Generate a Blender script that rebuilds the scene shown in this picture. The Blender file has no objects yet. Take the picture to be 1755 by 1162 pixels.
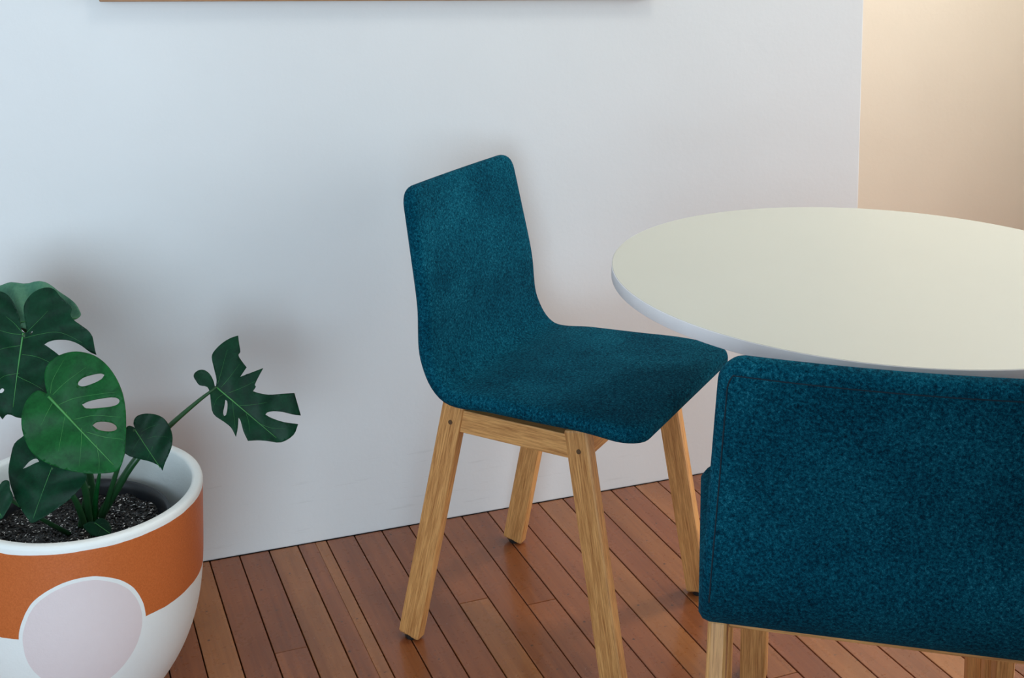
import bpy, bmesh, math, random
from mathutils import Vector, Matrix, geometry

random.seed(7)
scn = bpy.context.scene
COL = scn.collection

# ------------------------------------------------------------------ camera
CAM_POS = Vector((0.0, -2.4655, 1.3092))
F_PX, PITCH, ROLL, YAW, Y0 = 2147.8, 0.0734, 0.0071, 0.3673, -3.9
fwd = Vector((math.sin(YAW) * math.cos(PITCH), math.cos(YAW) * math.cos(PITCH), -math.sin(PITCH)))
rgt = Vector((math.cos(YAW), -math.sin(YAW), 0))
upv = rgt.cross(fwd)
rgt, upv = (math.cos(ROLL) * rgt + math.sin(ROLL) * upv, -math.sin(ROLL) * rgt + math.cos(ROLL) * upv)
cam_data = bpy.data.cameras.new('camera')
cam = bpy.data.objects.new('camera', cam_data)
COL.objects.link(cam)
cam.matrix_world = Matrix(((rgt.x, upv.x, -fwd.x, CAM_POS.x), (rgt.y, upv.y, -fwd.y, CAM_POS.y),
                           (rgt.z, upv.z, -fwd.z, CAM_POS.z), (0, 0, 0, 1)))
cam_data.sensor_fit = 'HORIZONTAL'
cam_data.sensor_width = 36.0
cam_data.lens = F_PX / 1755 * 36.0
cam_data.shift_y = -(581.0 - Y0) / 1755
cam_data.clip_start = 0.05
scn.camera = cam

# ------------------------------------------------------------------ light
world = bpy.data.worlds.new('world')
scn.world = world
world.use_nodes = True
bg = world.node_tree.nodes['Background']
bg.inputs['Color'].default_value = (0.80, 0.90, 1.0, 1)
bg.inputs['Strength'].default_value = 1.0
scn.view_settings.view_transform = 'Standard'
scn.view_settings.look = 'None'
scn.view_settings.exposure = 0.2
scn.view_settings.gamma = 1.0
scn.view_settings.use_curve_mapping = False
scn.cycles.max_bounces = 7
scn.cycles.caustics_reflective = False
scn.cycles.caustics_refractive = False

def area_light(name, loc, target, sx, sy, power, color):
    d = bpy.data.lights.new(name, 'AREA')
    d.shape = 'RECTANGLE'; d.size = sx; d.size_y = sy
    d.energy = power; d.color = color
    o = bpy.data.objects.new(name, d)
    COL.objects.link(o)
    o.location = loc
    o.rotation_euler = (Vector(target) - Vector(loc)).to_track_quat('-Z', 'Y').to_euler()
    return o

ROOM = dict(x0=-3.0, x1=3.3, y0=-4.8, y1=0.0, yp=0.9, z=2.7, xe=1.8425, px=0.12, py=-2.62, pz=2.7)
# area lights added at unseen, invented openings: front (behind the camera), right and left
area_light('added_light_front', (-1.2, ROOM['y0'] + 0.06, 1.15), (-1.2, 0, 1.15), 2.6, 2.1, 112, (0.64, 0.85, 1.0))
area_light('added_light_right', (ROOM['x1'] - 0.06, -1.75, 1.15), (0, -1.75, 1.15), 2.1, 2.1, 39, (1.0, 0.995, 0.96))
area_light('added_light_side', (ROOM['x0'] + 0.06, -2.2, 1.5), (0, -2.2, 1.5), 1.8, 1.5, 9, (0.62, 0.83, 1.0))
LEAVES = {
  'big': {"o":[-0.0226,-0.33,0.6125],"e1":[-0.1719,-0.2523,-0.9522],"n":[-0.4705,-0.8282,0.3044],"out":[[-0.0009,0.0029],[-0.0028,0.0059],[-0.0239,-0.0022],[-0.042,-0.0062],[-0.0587,-0.0002],[-0.0701,0.0131],[-0.0749,0.0302],[-0.0714,0.0448],[-0.0629,0.0551],[-0.0493,0.0726],[-0.0438,0.0761],[-0.0358,0.0762],[-0.0284,0.0837],[-0.0204,0.0976],[-0.0102,0.1118],[0.0049,0.1218],[0.0234,0.1293],[0.0198,0.1192],[0.0114,0.1029],[0.0052,0.0818],[0.0053,0.0617],[0.0094,0.0473],[0.0146,0.0396],[0.0208,0.0517],[0.0279,0.0668],[0.0395,0.0851],[0.0544,0.095],[0.0724,0.0931],[0.0933,0.0841],[0.1127,0.0651],[0.1247,0.0422],[0.13,0.0206],[0.13,0.0081],[0.1269,-0.0075],[0.1355,-0.016],[0.1149,-0.035],[0.0852,-0.0557],[0.0528,-0.0733],[0.0172,-0.0851],[-0.0148,-0.0886],[-0.0431,-0.0823],[-0.0594,-0.0672],[-0.0628,-0.0523],[-0.0582,-0.036],[-0.0453,-0.0234],[-0.0254,-0.0122],[-0.0043,-0.0038]],"holes":[[[0.0007,0.0116],[-0.0042,0.015],[-0.0041,0.0168],[0.0004,0.0148]],[[0.0906,-0.0263],[0.088,-0.0227],[0.0905,-0.0197],[0.0947,-0.0222],[0.095,-0.0255]]],"mid":0.124,"veins":[[[0.0078,0.0027],[-0.0015,0.0327],[-0.0064,0.0647],[0.0065,0.1021]],[[0.0328,0.0033],[0.0349,0.0315],[0.0434,0.0657]],[[0.0621,0.0035],[0.0687,-0.0206],[0.084,-0.0407]],[[0.0195,-0.0016],[0.025,-0.0261],[0.0353,-0.0548]],[[0.0025,-0.0021],[0.0009,-0.0253],[-0.0057,-0.0573]],[[-0.0016,0.0061],[-0.0212,0.0217],[-0.0384,0.0365]],[[-0.001,-0.0015],[-0.0135,-0.0177],[-0.0236,-0.0349]],[[0.0669,0.0005],[0.074,0.0232],[0.0851,0.0503]]]},
  'pale': {"o":[-0.0296,-0.275,0.6138],"e1":[0.9757,-0.2121,0.0548],"n":[-0.1895,-0.6916,0.697],"out":[[-0.0653,0.065],[-0.0474,0.0718],[-0.0381,0.073],[-0.0193,0.0733],[0.0091,0.072],[0.0354,0.0696],[0.0453,0.0645],[0.0582,0.0529],[0.076,0.037],[0.0889,0.0237],[0.0964,0.0109],[0.0979,0.0042],[0.0908,-0.0017],[0.0726,-0.0076],[0.0477,-0.0154],[0.0246,-0.0156],[0.0057,-0.011],[-0.0078,0.0087],[-0.0303,0.0032],[-0.0528,0.0186],[-0.0674,0.0438]],"holes":[],"mid":0.1001,"veins":[[[-0.0221,0.0552],[-0.0155,0.0707]],[[-0.0083,0.0351],[0.0111,0.0518],[0.0314,0.0619]],[[-0.0051,0.0268],[0.0216,0.04],[0.0535,0.0528]],[[0.0036,0.0101],[0.0371,0.0251],[0.0789,0.0314]]]},
  'front': {"o":[0.0129,-0.43,0.54],"e1":[0.6104,-0.4735,-0.635],"n":[-0.1919,-0.8662,0.4614],"out":[[-0.0045,0.0014],[-0.0138,0.0058],[-0.031,0.0177],[-0.0385,0.0311],[-0.0377,0.0473],[-0.0289,0.0643],[-0.0155,0.0774],[0.0037,0.0881],[0.0256,0.0916],[0.0512,0.0893],[0.0737,0.0821],[0.0941,0.0708],[0.1147,0.0548],[0.1361,0.0351],[0.1503,0.0189],[0.1584,0.0031],[0.156,-0.0063],[0.1441,-0.0201],[0.1309,-0.0326],[0.1094,-0.0476],[0.0852,-0.0602],[0.0609,-0.068],[0.0391,-0.0687],[0.0157,-0.0611],[-0.0025,-0.0485],[-0.0168,-0.0321],[-0.0215,-0.0164],[-0.0185,-0.0046],[-0.0078,0.0003]],"holes":[[[0.0186,0.0426],[0.017,0.0523],[0.0226,0.0646],[0.0316,0.0766],[0.0377,0.0792],[0.039,0.0712],[0.0329,0.0558],[0.0259,0.0447]],[[0.0463,0.0264],[0.05,0.0364],[0.0632,0.0542],[0.0758,0.0679],[0.0839,0.0688],[0.0845,0.0604],[0.0723,0.044],[0.0551,0.0271]],[[0.0817,0.017],[0.0833,0.0248],[0.0953,0.0364],[0.1062,0.0406],[0.112,0.0375],[0.1055,0.0276],[0.093,0.019]]],"mid":0.1587,"veins":[[[0.0029,0.0062],[0.0036,0.0321],[0.0082,0.0671]],[[0.021,0.003],[0.0343,0.0303],[0.0696,0.0733]],[[0.0542,0.0038],[0.0717,0.0275],[0.1031,0.0541]],[[0.0816,0.0045],[0.1061,0.0173],[0.1307,0.035]],[[0.0114,-0.0009],[0.0188,-0.019],[0.0261,-0.0369]],[[0.0376,0.0034],[0.0504,-0.0145],[0.0741,-0.0415]],[[0.072,0.0031],[0.09,-0.0122],[0.112,-0.0356]],[[0.1063,0.0027],[0.1254,-0.0088],[0.1389,-0.0205]],[[-0.0013,0.0049],[-0.0143,0.0205],[-0.0251,0.0513]]]},
  'lower': {"o":[0.0163,-0.415,0.419],"e1":[-0.4029,-0.4882,-0.7742],"n":[-0.2838,-0.7375,0.6128],"out":[[-0.0029,-0.0042],[-0.0107,-0.0221],[-0.0242,-0.0405],[-0.0366,-0.0649],[-0.0212,-0.0728],[-0.0021,-0.0717],[0.0158,-0.0656],[0.0362,-0.0547],[0.0552,-0.0383],[0.0685,-0.0221],[0.0789,-0.0073],[0.0831,0.0007],[0.071,0.0177],[0.0528,0.0342],[0.0328,0.0502],[0.0141,0.0588],[0.0009,0.0586],[-0.0077,0.0455],[-0.0134,0.0183],[-0.0054,0.0018]],"holes":[[[0.0121,-0.0445],[0.0009,-0.0386],[-0.0066,-0.0286],[-0.0033,-0.0222],[0.0055,-0.0349]]],"mid":0.0825,"veins":[[[0.0097,-0.0008],[0.0214,-0.0204],[0.0339,-0.0438]],[[0.0282,0.0011],[0.0394,-0.0166],[0.054,-0.0327]],[[0.011,0.0019],[0.0118,0.0249],[0.0101,0.0509]],[[0.0376,0.0011],[0.0391,0.0202],[0.0386,0.0404]]]},
  'left': {"o":[-0.0732,-0.43,0.4004],"e1":[0.3256,-0.702,-0.6334],"n":[-0.4469,-0.7046,0.5512],"out":[[-0.0017,0.0025],[-0.0022,0.01],[-0.0006,0.0162],[-0.0028,0.0239],[0.0,0.0296],[0.0056,0.0308],[0.0155,0.0284],[0.0303,0.0266],[0.0368,0.0194],[0.0425,0.0081],[0.0455,-0.0021],[0.0354,-0.0116],[0.0154,-0.0174],[-0.0003,-0.0135],[-0.0056,-0.0046],[-0.0029,-0.0002]],"holes":[],"mid":0.0459,"veins":[[[0.0146,0.0011],[0.016,0.0096],[0.0151,0.0213]],[[0.0261,0.0011],[0.0302,0.0085],[0.0338,0.0184]]]},
  'heart': {"o":[0.1453,-0.37,0.4436],"e1":[0.4933,-0.2576,-0.8308],"n":[-0.0725,-0.964,0.2558],"out":[[-0.0015,0.0014],[-0.0097,0.0035],[-0.0157,0.0116],[-0.0136,0.0224],[-0.0068,0.0329],[0.0028,0.0416],[0.0144,0.0467],[0.0277,0.0471],[0.0432,0.0436],[0.057,0.0346],[0.0664,0.0231],[0.0748,0.0105],[0.0838,0.0001],[0.075,0.0006],[0.0585,-0.0074],[0.0429,-0.0196],[0.0234,-0.0317],[0.0102,-0.0272],[-0.0025,-0.017],[-0.0101,-0.01],[-0.0108,-0.0047],[-0.006,-0.0004]],"holes":[],"mid":0.0827,"veins":[[[0.0095,0.0058],[0.0112,0.0218],[0.0177,0.0373]],[[0.0245,0.0087],[0.0298,0.0225],[0.0429,0.0364]],[[0.0143,0.0053],[0.0198,-0.0078],[0.027,-0.0219]],[[0.0401,0.0088],[0.0463,0.0001],[0.0525,-0.0086]]]},
  'sprout': {"o":[0.0794,-0.3998,0.31],"e1":[0.6821,-0.6374,-0.3585],"n":[-0.257,-0.6679,0.6985],"out":[[-0.0009,0.0013],[-0.0016,0.0042],[0.0039,0.0104],[0.013,0.0126],[0.0234,0.0104],[0.0302,0.005],[0.0315,-0.0026],[0.0242,-0.0104],[0.0148,-0.0153],[0.0058,-0.0175],[-0.0071,-0.0157],[-0.0132,-0.0127],[-0.0094,-0.0041],[-0.0036,0.0003]],"holes":[],"mid":0.0336,"veins":[[[0.0068,-0.0005],[0.012,0.0061],[0.0206,0.0088]],[[0.014,-0.0022],[0.0163,-0.0078],[0.0173,-0.0119]]]},
  'far': {"o":[0.2876,-0.3,0.4698],"e1":[0.6834,-0.4269,-0.5923],"n":[-0.1498,-0.8759,0.4585],"out":[[-0.0023,0.0009],[-0.0082,0.0091],[-0.0244,0.0206],[-0.0403,0.0324],[-0.0439,0.0405],[-0.0431,0.0589],[-0.0377,0.0755],[-0.0294,0.0882],[-0.0192,0.0792],[-0.0074,0.0692],[-0.0064,0.0632],[0.0058,0.0592],[0.0182,0.0567],[0.0203,0.0381],[0.0325,0.0585],[0.0418,0.0734],[0.045,0.0575],[0.049,0.0431],[0.0524,0.0418],[0.0534,0.0332],[0.0632,0.0368],[0.0786,0.0454],[0.0945,0.06],[0.1118,0.0748],[0.1278,0.0645],[0.145,0.0535],[0.1326,0.0458],[0.1162,0.0383],[0.1033,0.0302],[0.0962,0.022],[0.096,0.0174],[0.1071,0.0194],[0.1288,0.0271],[0.1505,0.0399],[0.156,0.0219],[0.1471,-0.0005],[0.1272,-0.0132],[0.113,-0.0229],[0.1011,-0.0333],[0.085,-0.0264],[0.0685,-0.0158],[0.0632,-0.0146],[0.0734,-0.0276],[0.0811,-0.041],[0.0642,-0.0347],[0.0472,-0.0349],[0.0255,-0.036],[0.0082,-0.0233],[-0.0023,-0.0143],[-0.013,-0.0094],[-0.0249,-0.0152],[-0.0352,-0.0134],[-0.043,-0.0102],[-0.0453,-0.0039],[-0.0423,0.0038],[-0.0353,0.0088],[-0.0246,0.0096],[-0.0127,0.0055],[-0.0033,-0.0005]],"holes":[[[0.026,-0.0062],[0.03,-0.0063],[0.0373,-0.0138],[0.0434,-0.0243],[0.0421,-0.0276],[0.0372,-0.0244],[0.0319,-0.0154]]],"mid":0.1467,"veins":[[[0.0062,0.0043],[0.0067,0.0261],[0.0053,0.0534]],[[-0.0023,0.0057],[-0.0134,0.0292],[-0.0281,0.0584]],[[0.0226,0.0052],[0.0348,0.0267],[0.0462,0.0495]],[[0.0513,0.0019],[0.0676,0.0156],[0.0855,0.0343]],[[0.0685,-0.0014],[0.0808,-0.0089],[0.0934,-0.0199]],[[0.0963,-0.0007],[0.118,0.0069],[0.1414,0.0224]],[[0.0185,0.0033],[0.0138,-0.0136],[0.0186,-0.0284]],[[0.0346,0.0013],[0.0496,-0.0121],[0.07,-0.0302]]]},
}
# ------------------------------------------------------------------ material helpers
def new_mat(name):
    m = bpy.data.materials.new(name); m.use_nodes = True
    nt = m.node_tree
    return m, nt, nt.nodes['Principled BSDF']

def N(nt, t, **kw):
    n = nt.nodes.new(t)
    for k, v in kw.items():
        if k.startswith('i_'):
            n.inputs[int(k[2:])].default_value = v
        else:
            setattr(n, k, v)
    return n

def link(nt, a, b):
    nt.links.new(a, b)

def ramp(nt, fac, stops):
    r = nt.nodes.new('ShaderNodeValToRGB')
    cr = r.color_ramp
    while len(cr.elements) < len(stops):
        cr.elements.new(0.5)
    for e, (p, c) in zip(cr.elements, stops):
        e.position = p; e.color = (*c, 1)
    if fac is not None:
        link(nt, fac, r.inputs['Fac'])
    return r

def coords(nt, scale=(1, 1, 1), kind='Object', loc=(0, 0, 0)):
    tc = nt.nodes.new('ShaderNodeTexCoord')
    mp = nt.nodes.new('ShaderNodeMapping')
    mp.inputs['Scale'].default_value = scale
    mp.inputs['Location'].default_value = loc
    link(nt, tc.outputs[kind], mp.inputs['Vector'])
    return mp.outputs['Vector']

def noise(nt, vec, scale, detail=4, rough=0.5, dist=0.0):
    n = nt.nodes.new('ShaderNodeTexNoise')
    n.inputs['Scale'].default_value = scale
    n.inputs['Detail'].default_value = detail
    n.inputs['Roughness'].default_value = rough
    n.inputs['Distortion'].default_value = dist
    if vec is not None:
        link(nt, vec, n.inputs['Vector'])
    return n

def bump(nt, bsdf, height, strength, dist=0.002):
    b = nt.nodes.new('ShaderNodeBump')
    b.inputs['Strength'].default_value = strength
    b.inputs['Distance'].default_value = dist
    link(nt, height, b.inputs['Height'])
    link(nt, b.outputs['Normal'], bsdf.inputs['Normal'])
    return b

def math_n(nt, op, a, b=None):
    n = nt.nodes.new('ShaderNodeMath'); n.operation = op
    for i, v in enumerate((a, b)):
        if v is None:
            continue
        if isinstance(v, (int, float)):
            n.inputs[i].default_value = v
        else:
            link(nt, v, n.inputs[i])
    return n.outputs[0]

def mix_rgb(nt, fac, a, b):
    n = nt.nodes.new('ShaderNodeMix'); n.data_type = 'RGBA'
    for idx, v in ((0, fac), (6, a), (7, b)):
        if isinstance(v, (int, float)):
            n.inputs[idx].default_value = v
        elif isinstance(v, tuple):
            n.inputs[idx].default_value = (*v, 1)
        else:
            link(nt, v, n.inputs[idx])
    return n.outputs[2]

def mat_paint(name, col, rough=0.55, mottling=0.02, scuffed=False):
    m, nt, b = new_mat(name)
    v = coords(nt)
    n1 = noise(nt, v, 3.0, 3)
    c2 = tuple(c * (1 - mottling * 2) for c in col)
    r = ramp(nt, n1.outputs['Fac'], [(0.3, c2), (0.7, col)])
    link(nt, r.outputs['Color'], b.inputs['Base Color'])
    b.inputs['Roughness'].default_value = rough
    n2 = noise(nt, v, 55.0, 5, 0.6)
    bump(nt, b, n2.outputs['Fac'], 0.16, 0.0025)
    if scuffed:
        # faint horizontal rub marks low on the wall
        tc = nt.nodes.new('ShaderNodeTexCoord')
        sx = nt.nodes.new('ShaderNodeSeparateXYZ'); link(nt, tc.outputs['Object'], sx.inputs[0])
        low = math_n(nt, 'LESS_THAN', sx.outputs[2], -1.35 + 0.16)
        vs = coords(nt, (5, 5, 70))
        n3 = noise(nt, vs, 1.6, 4, 0.65)
        f = ramp(nt, n3.outputs['Fac'], [(0.60, (0, 0, 0)), (0.72, (0.16,) * 3)])
        mk = math_n(nt, 'MULTIPLY', f.outputs['Color'], low)
        link(nt, mix_rgb(nt, mk, r.outputs['Color'], (0.35, 0.34, 0.33)), b.inputs['Base Color'])
    return m

def mat_oak(name, light, dark, rough=0.42):
    m, nt, b = new_mat(name)
    v = coords(nt, (1, 1, 0.045))
    n1 = noise(nt, v, 420.0, 4, 0.7, 0.3)
    v2 = coords(nt, (1, 1, 0.07))
    n2 = noise(nt, v2, 60.0, 3, 0.5, 1.2)
    oi = nt.nodes.new('ShaderNodeObjectInfo')
    mx = math_n(nt, 'ADD', math_n(nt, 'MULTIPLY', n1.outputs['Fac'], 0.72), math_n(nt, 'MULTIPLY', n2.outputs['Fac'], 0.30))
    mx = math_n(nt, 'ADD', mx, math_n(nt, 'MULTIPLY', oi.outputs['Random'], 0.05))
    mid = tuple((a + c) / 2 for a, c in zip(light, dark))
    r = ramp(nt, mx, [(0.38, dark), (0.5, mid), (0.62, light)])
    link(nt, r.outputs['Color'], b.inputs['Base Color'])
    b.inputs['Roughness'].default_value = rough
    bump(nt, b, n1.outputs['Fac'], 0.25, 0.0008)
    return m

def mat_felt(name):
    m, nt, b = new_mat(name)
    v = coords(nt)
    n1 = noise(nt, v, 260.0, 5, 0.75, 0.3)
    n3 = noise(nt, v, 900.0, 2, 0.7, 0.5)
    n2 = noise(nt, v, 9.0, 3, 0.5)
    f = math_n(nt, 'ADD', math_n(nt, 'MULTIPLY', n1.outputs['Fac'], 0.7), math_n(nt, 'MULTIPLY', n3.outputs['Fac'], 0.3))
    f = math_n(nt, 'ADD', f, math_n(nt, 'MULTIPLY', math_n(nt, 'SUBTRACT', n2.outputs['Fac'], 0.5), 0.16))
    r = ramp(nt, f, [(0.36, (0.0007, 0.011, 0.022)), (0.47, (0.0013, 0.042, 0.075)), (0.57, (0.004, 0.095, 0.148)), (0.70, (0.035, 0.24, 0.32))])
    link(nt, r.outputs['Color'], b.inputs['Base Color'])
    b.inputs['Roughness'].default_value = 0.95
    b.inputs['Specular IOR Level'].default_value = 0.03
    b.inputs['Sheen Weight'].default_value = 0.04
    b.inputs['Sheen Roughness'].default_value = 0.4
    b.inputs['Sheen Tint'].default_value = (0.25, 0.6, 0.85, 1)
    bump(nt, b, f, 0.6, 0.0016)
    return m

def mat_simple(name, col, rough=0.5, metal=0.0, nscale=40, var=0.1, bstr=0.1):
    m, nt, b = new_mat(name)
    v = coords(nt)
    n1 = noise(nt, v, nscale, 4)
    r = ramp(nt, n1.outputs['Fac'], [(0.3, tuple(c * (1 - var) for c in col)), (0.7, tuple(min(1, c * (1 + var)) for c in col))])
    link(nt, r.outputs['Color'], b.inputs['Base Color'])
    b.inputs['Roughness'].default_value = rough
    b.inputs['Metallic'].default_value = metal
    bump(nt, b, n1.outputs['Fac'], bstr, 0.001)
    return m

def mat_board(name, dark, light, streak=0.5):
    m, nt, b = new_mat(name)
    tc = nt.nodes.new('ShaderNodeTexCoord')
    oi = nt.nodes.new('ShaderNodeObjectInfo')
    mp = nt.nodes.new('ShaderNodeMapping')
    mp.inputs['Scale'].default_value = (1, 0.035, 1)
    link(nt, tc.outputs['Object'], mp.inputs['Vector'])
    cmb = nt.nodes.new('ShaderNodeCombineXYZ')
    link(nt, math_n(nt, 'MULTIPLY', oi.outputs['Random'], 37.0), cmb.inputs[0])
    link(nt, math_n(nt, 'MULTIPLY', oi.outputs['Random'], 11.0), cmb.inputs[1])
    add = nt.nodes.new('ShaderNodeVectorMath'); add.operation = 'ADD'
    link(nt, mp.outputs['Vector'], add.inputs[0]); link(nt, cmb.outputs[0], add.inputs[1])
    n1 = noise(nt, add.outputs[0], 150, 4, 0.6, 0.6)
    n2 = noise(nt, add.outputs[0], 28, 3, 0.5, 0.8)
    n3 = noise(nt, tc.outputs['Object'], 420, 2, 0.6)
    f = math_n(nt, 'ADD', math_n(nt, 'MULTIPLY', n1.outputs['Fac'], 0.4), math_n(nt, 'MULTIPLY', n2.outputs['Fac'], 0.45))
    f = math_n(nt, 'ADD', f, math_n(nt, 'MULTIPLY', n3.outputs['Fac'], 0.15))
    f = math_n(nt, 'ADD', f, math_n(nt, 'MULTIPLY', math_n(nt, 'SUBTRACT', oi.outputs['Random'], 0.5), 0.13))
    mid = tuple((a + c) * 0.5 for a, c in zip(dark, light))
    r = ramp(nt, f, [(0.32, dark), (0.5, mid), (0.68, light)])
    sp = noise(nt, tc.outputs['Object'], 130, 2, 0.4)
    sf = ramp(nt, sp.outputs['Fac'], [(0.775, (0, 0, 0)), (0.80, (0.6,) * 3)])
    dk = noise(nt, tc.outputs['Object'], 75, 2, 0.4)
    df = ramp(nt, dk.outputs['Fac'], [(0.735, (0, 0, 0)), (0.77, (0.75,) * 3)])
    c1 = mix_rgb(nt, df.outputs['Color'], r.outputs['Color'], (0.02, 0.012, 0.008))
    c2 = mix_rgb(nt, sf.outputs['Color'], c1, (0.55, 0.5, 0.45))
    link(nt, c2, b.inputs['Base Color'])
    b.inputs['Roughness'].default_value = 0.34
    n4 = noise(nt, tc.outputs['Object'], 60, 4, 0.6)
    rr = ramp(nt, n4.outputs['Fac'], [(0.3, (0.24,) * 3), (0.7, (0.36,) * 3)])
    link(nt, rr.outputs['Color'], b.inputs['Roughness'])
    b.inputs['Specular IOR Level'].default_value = 0.4
    b.inputs['Coat Weight'].default_value = 0.28
    b.inputs['Coat Roughness'].default_value = 0.10
    bump(nt, b, n1.outputs['Fac'], 0.08, 0.0006)
    return m

def mat_leaf(name, a, c, rough=0.46):
    m, nt, b = new_mat(name)
    v = coords(nt)
    n1 = noise(nt, v, 35, 4, 0.6, 0.5)
    n2 = noise(nt, v, 240, 3, 0.6)
    f = math_n(nt, 'ADD', math_n(nt, 'MULTIPLY', n1.outputs['Fac'], 0.7), math_n(nt, 'MULTIPLY', n2.outputs['Fac'], 0.3))
    r = ramp(nt, f, [(0.35, a), (0.65, c)])
    link(nt, r.outputs['Color'], b.inputs['Base Color'])
    b.inputs['Roughness'].default_value = rough
    b.inputs['Specular IOR Level'].default_value = 0.16
    bump(nt, b, n1.outputs['Fac'], 0.25, 0.002)
    return m

def mat_planter():
    m, nt, b = new_mat('planter_paint')
    tc = nt.nodes.new('ShaderNodeTexCoord')
    sp = nt.nodes.new('ShaderNodeSeparateXYZ')
    link(nt, tc.outputs['Object'], sp.inputs[0])
    wob = noise(nt, tc.outputs['Object'], 22, 2)
    wv = math_n(nt, 'MULTIPLY', math_n(nt, 'SUBTRACT', wob.outputs['Fac'], 0.5), 0.004)
    ang = math_n(nt, 'ARCTAN2', sp.outputs[1], sp.outputs[0])
    du = math_n(nt, 'MULTIPLY', math_n(nt, 'ADD', ang, math.radians(91.0)), 0.197)
    dz = math_n(nt, 'SUBTRACT', sp.outputs[2], 0.2045)
    d = math_n(nt, 'SQRT', math_n(nt, 'ADD', math_n(nt, 'MULTIPLY', du, du), math_n(nt, 'MULTIPLY', dz, dz)))
    d = math_n(nt, 'ADD', d, wv)
    z = math_n(nt, 'ADD', sp.outputs[2], wv)
    pink = math_n(nt, 'LESS_THAN', d, 0.0895)
    outside = math_n(nt, 'GREATER_THAN', d, 0.0955)
    band = math_n(nt, 'MULTIPLY', math_n(nt, 'GREATER_THAN', z, 0.208), math_n(nt, 'LESS_THAN', z, 0.3405))
    rad = math_n(nt, 'SQRT', math_n(nt, 'ADD', math_n(nt, 'MULTIPLY', sp.outputs[0], sp.outputs[0]), math_n(nt, 'MULTIPLY', sp.outputs[1], sp.outputs[1])))
    band = math_n(nt, 'MULTIPLY', band, math_n(nt, 'GREATER_THAN', rad, 0.188))
    orange = math_n(nt, 'MULTIPLY', band, outside)
    spk = noise(nt, tc.outputs['Object'], 420, 3, 0.7)
    oc = ramp(nt, spk.outputs['Fac'], [(0.3, (0.50, 0.112, 0.022)), (0.7, (0.62, 0.160, 0.038))])
    c1 = mix_rgb(nt, pink, (0.87, 0.885, 0.86), (0.80, 0.69, 0.685))
    c2 = mix_rgb(nt, orange, c1, oc.outputs['Color'])
    link(nt, c2, b.inputs['Base Color'])
    b.inputs['Roughness'].default_value = 0.5
    pit = noise(nt, tc.outputs['Object'], 75, 5, 0.7)
    bump(nt, b, pit.outputs['Fac'], 0.25, 0.003)
    return m

M = {}
M['wall'] = mat_paint('white_wall_paint', (0.78, 0.80, 0.81), scuffed=True)
M['ceiling'] = mat_paint('ceiling_paint', (0.62, 0.62, 0.60))
M['peach'] = mat_paint('peach_wall_paint', (0.87, 0.79, 0.665))
M['oak'] = mat_oak('oak', (0.74, 0.385, 0.135), (0.35, 0.135, 0.036))
M['felt'] = mat_felt('teal_wool_felt')
M['seam'] = mat_simple('dark_thread', (0.001, 0.018, 0.032), 0.9)
M['plug'] = mat_simple('dark_wood_plug', (0.10, 0.05, 0.02), 0.5)
M['glide'] = mat_simple('black_glide', (0.012, 0.012, 0.012), 0.5)
M['laminate'] = mat_simple('white_laminate', (0.56, 0.575, 0.515), 0.5, 0, 6, 0.01, 0.01)
M['edge'] = mat_simple('white_edging', (0.80, 0.79, 0.80), 0.4, 0, 30, 0.02, 0.02)
M['gap'] = mat_simple('dark_gap', (0.012, 0.009, 0.008), 0.9)
M['board_a'] = mat_board('jarrah_board', (0.175, 0.046, 0.013), (0.35, 0.112, 0.037))
M['board_b'] = mat_board('amber_board', (0.23, 0.072, 0.018), (0.42, 0.16, 0.05))
M['planter'] = mat_planter()
M['plastic'] = mat_simple('black_plastic', (0.012, 0.014, 0.018), 0.35)
M['soil'] = mat_simple('dark_soil', (0.004, 0.0035, 0.003), 0.7, 0, 200, 0.6, 0.9)
M['chip_dark'] = mat_simple('bark_chip', (0.005, 0.0045, 0.004), 0.38, 0, 200, 0.5, 0.5)
M['chip_pale'] = mat_simple('perlite_glint_chip', (0.85, 0.85, 0.84), 0.5, 0, 200, 0.3, 0.5)
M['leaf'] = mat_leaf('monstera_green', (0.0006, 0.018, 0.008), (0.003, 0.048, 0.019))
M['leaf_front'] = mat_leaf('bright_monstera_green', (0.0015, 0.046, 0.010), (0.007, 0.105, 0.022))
M['leaf_toplit'] = mat_leaf('toplit_monstera_green', (0.05, 0.17, 0.11), (0.11, 0.27, 0.17))  # paler colour paints in the light this leaf catches from above
M['vein'] = mat_simple('leaf_vein', (0.05, 0.25, 0.055), 0.45)
M['stem'] = mat_simple('leaf_stalk', (0.012, 0.065, 0.018), 0.4)
M['frame'] = mat_oak('picture_frame_wood', (0.40, 0.21, 0.10), (0.26, 0.13, 0.06))
M['canvas'] = mat_paint('canvas', (0.75, 0.72, 0.66))
M['dark_paint'] = mat_paint('light_block_paint', (0.035, 0.037, 0.04))  # dark so the added partition throws little light back
M['grey_paint'] = mat_paint('grey_wall_paint', (0.50, 0.55, 0.60))
M['window'] = mat_simple('window_paint', (0.75, 0.75, 0.73), 0.4)

# ------------------------------------------------------------------ mesh helpers
def tag(o, label=None, cat=None, group=None, kind=None):
    if label: o['label'] = label
    if cat: o['category'] = cat
    if group: o['group'] = group
    if kind: o['kind'] = kind
    return o

def link_obj(name, me, mat=None, parent=None):
    o = bpy.data.objects.new(name, me)
    COL.objects.link(o)
    if mat is not None:
        me.materials.append(mat)
    if parent is not None:
        o.parent = parent
    return o

def empty(name, loc=(0, 0, 0), rz=0.0):
    o = bpy.data.objects.new(name, None)
    COL.objects.link(o)
    o.location = loc; o.rotation_euler = (0, 0, rz)
    o.empty_display_size = 0.1
    return o

def shade(me, smooth=True):
    for p in me.polygons:
        p.use_smooth = smooth

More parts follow.
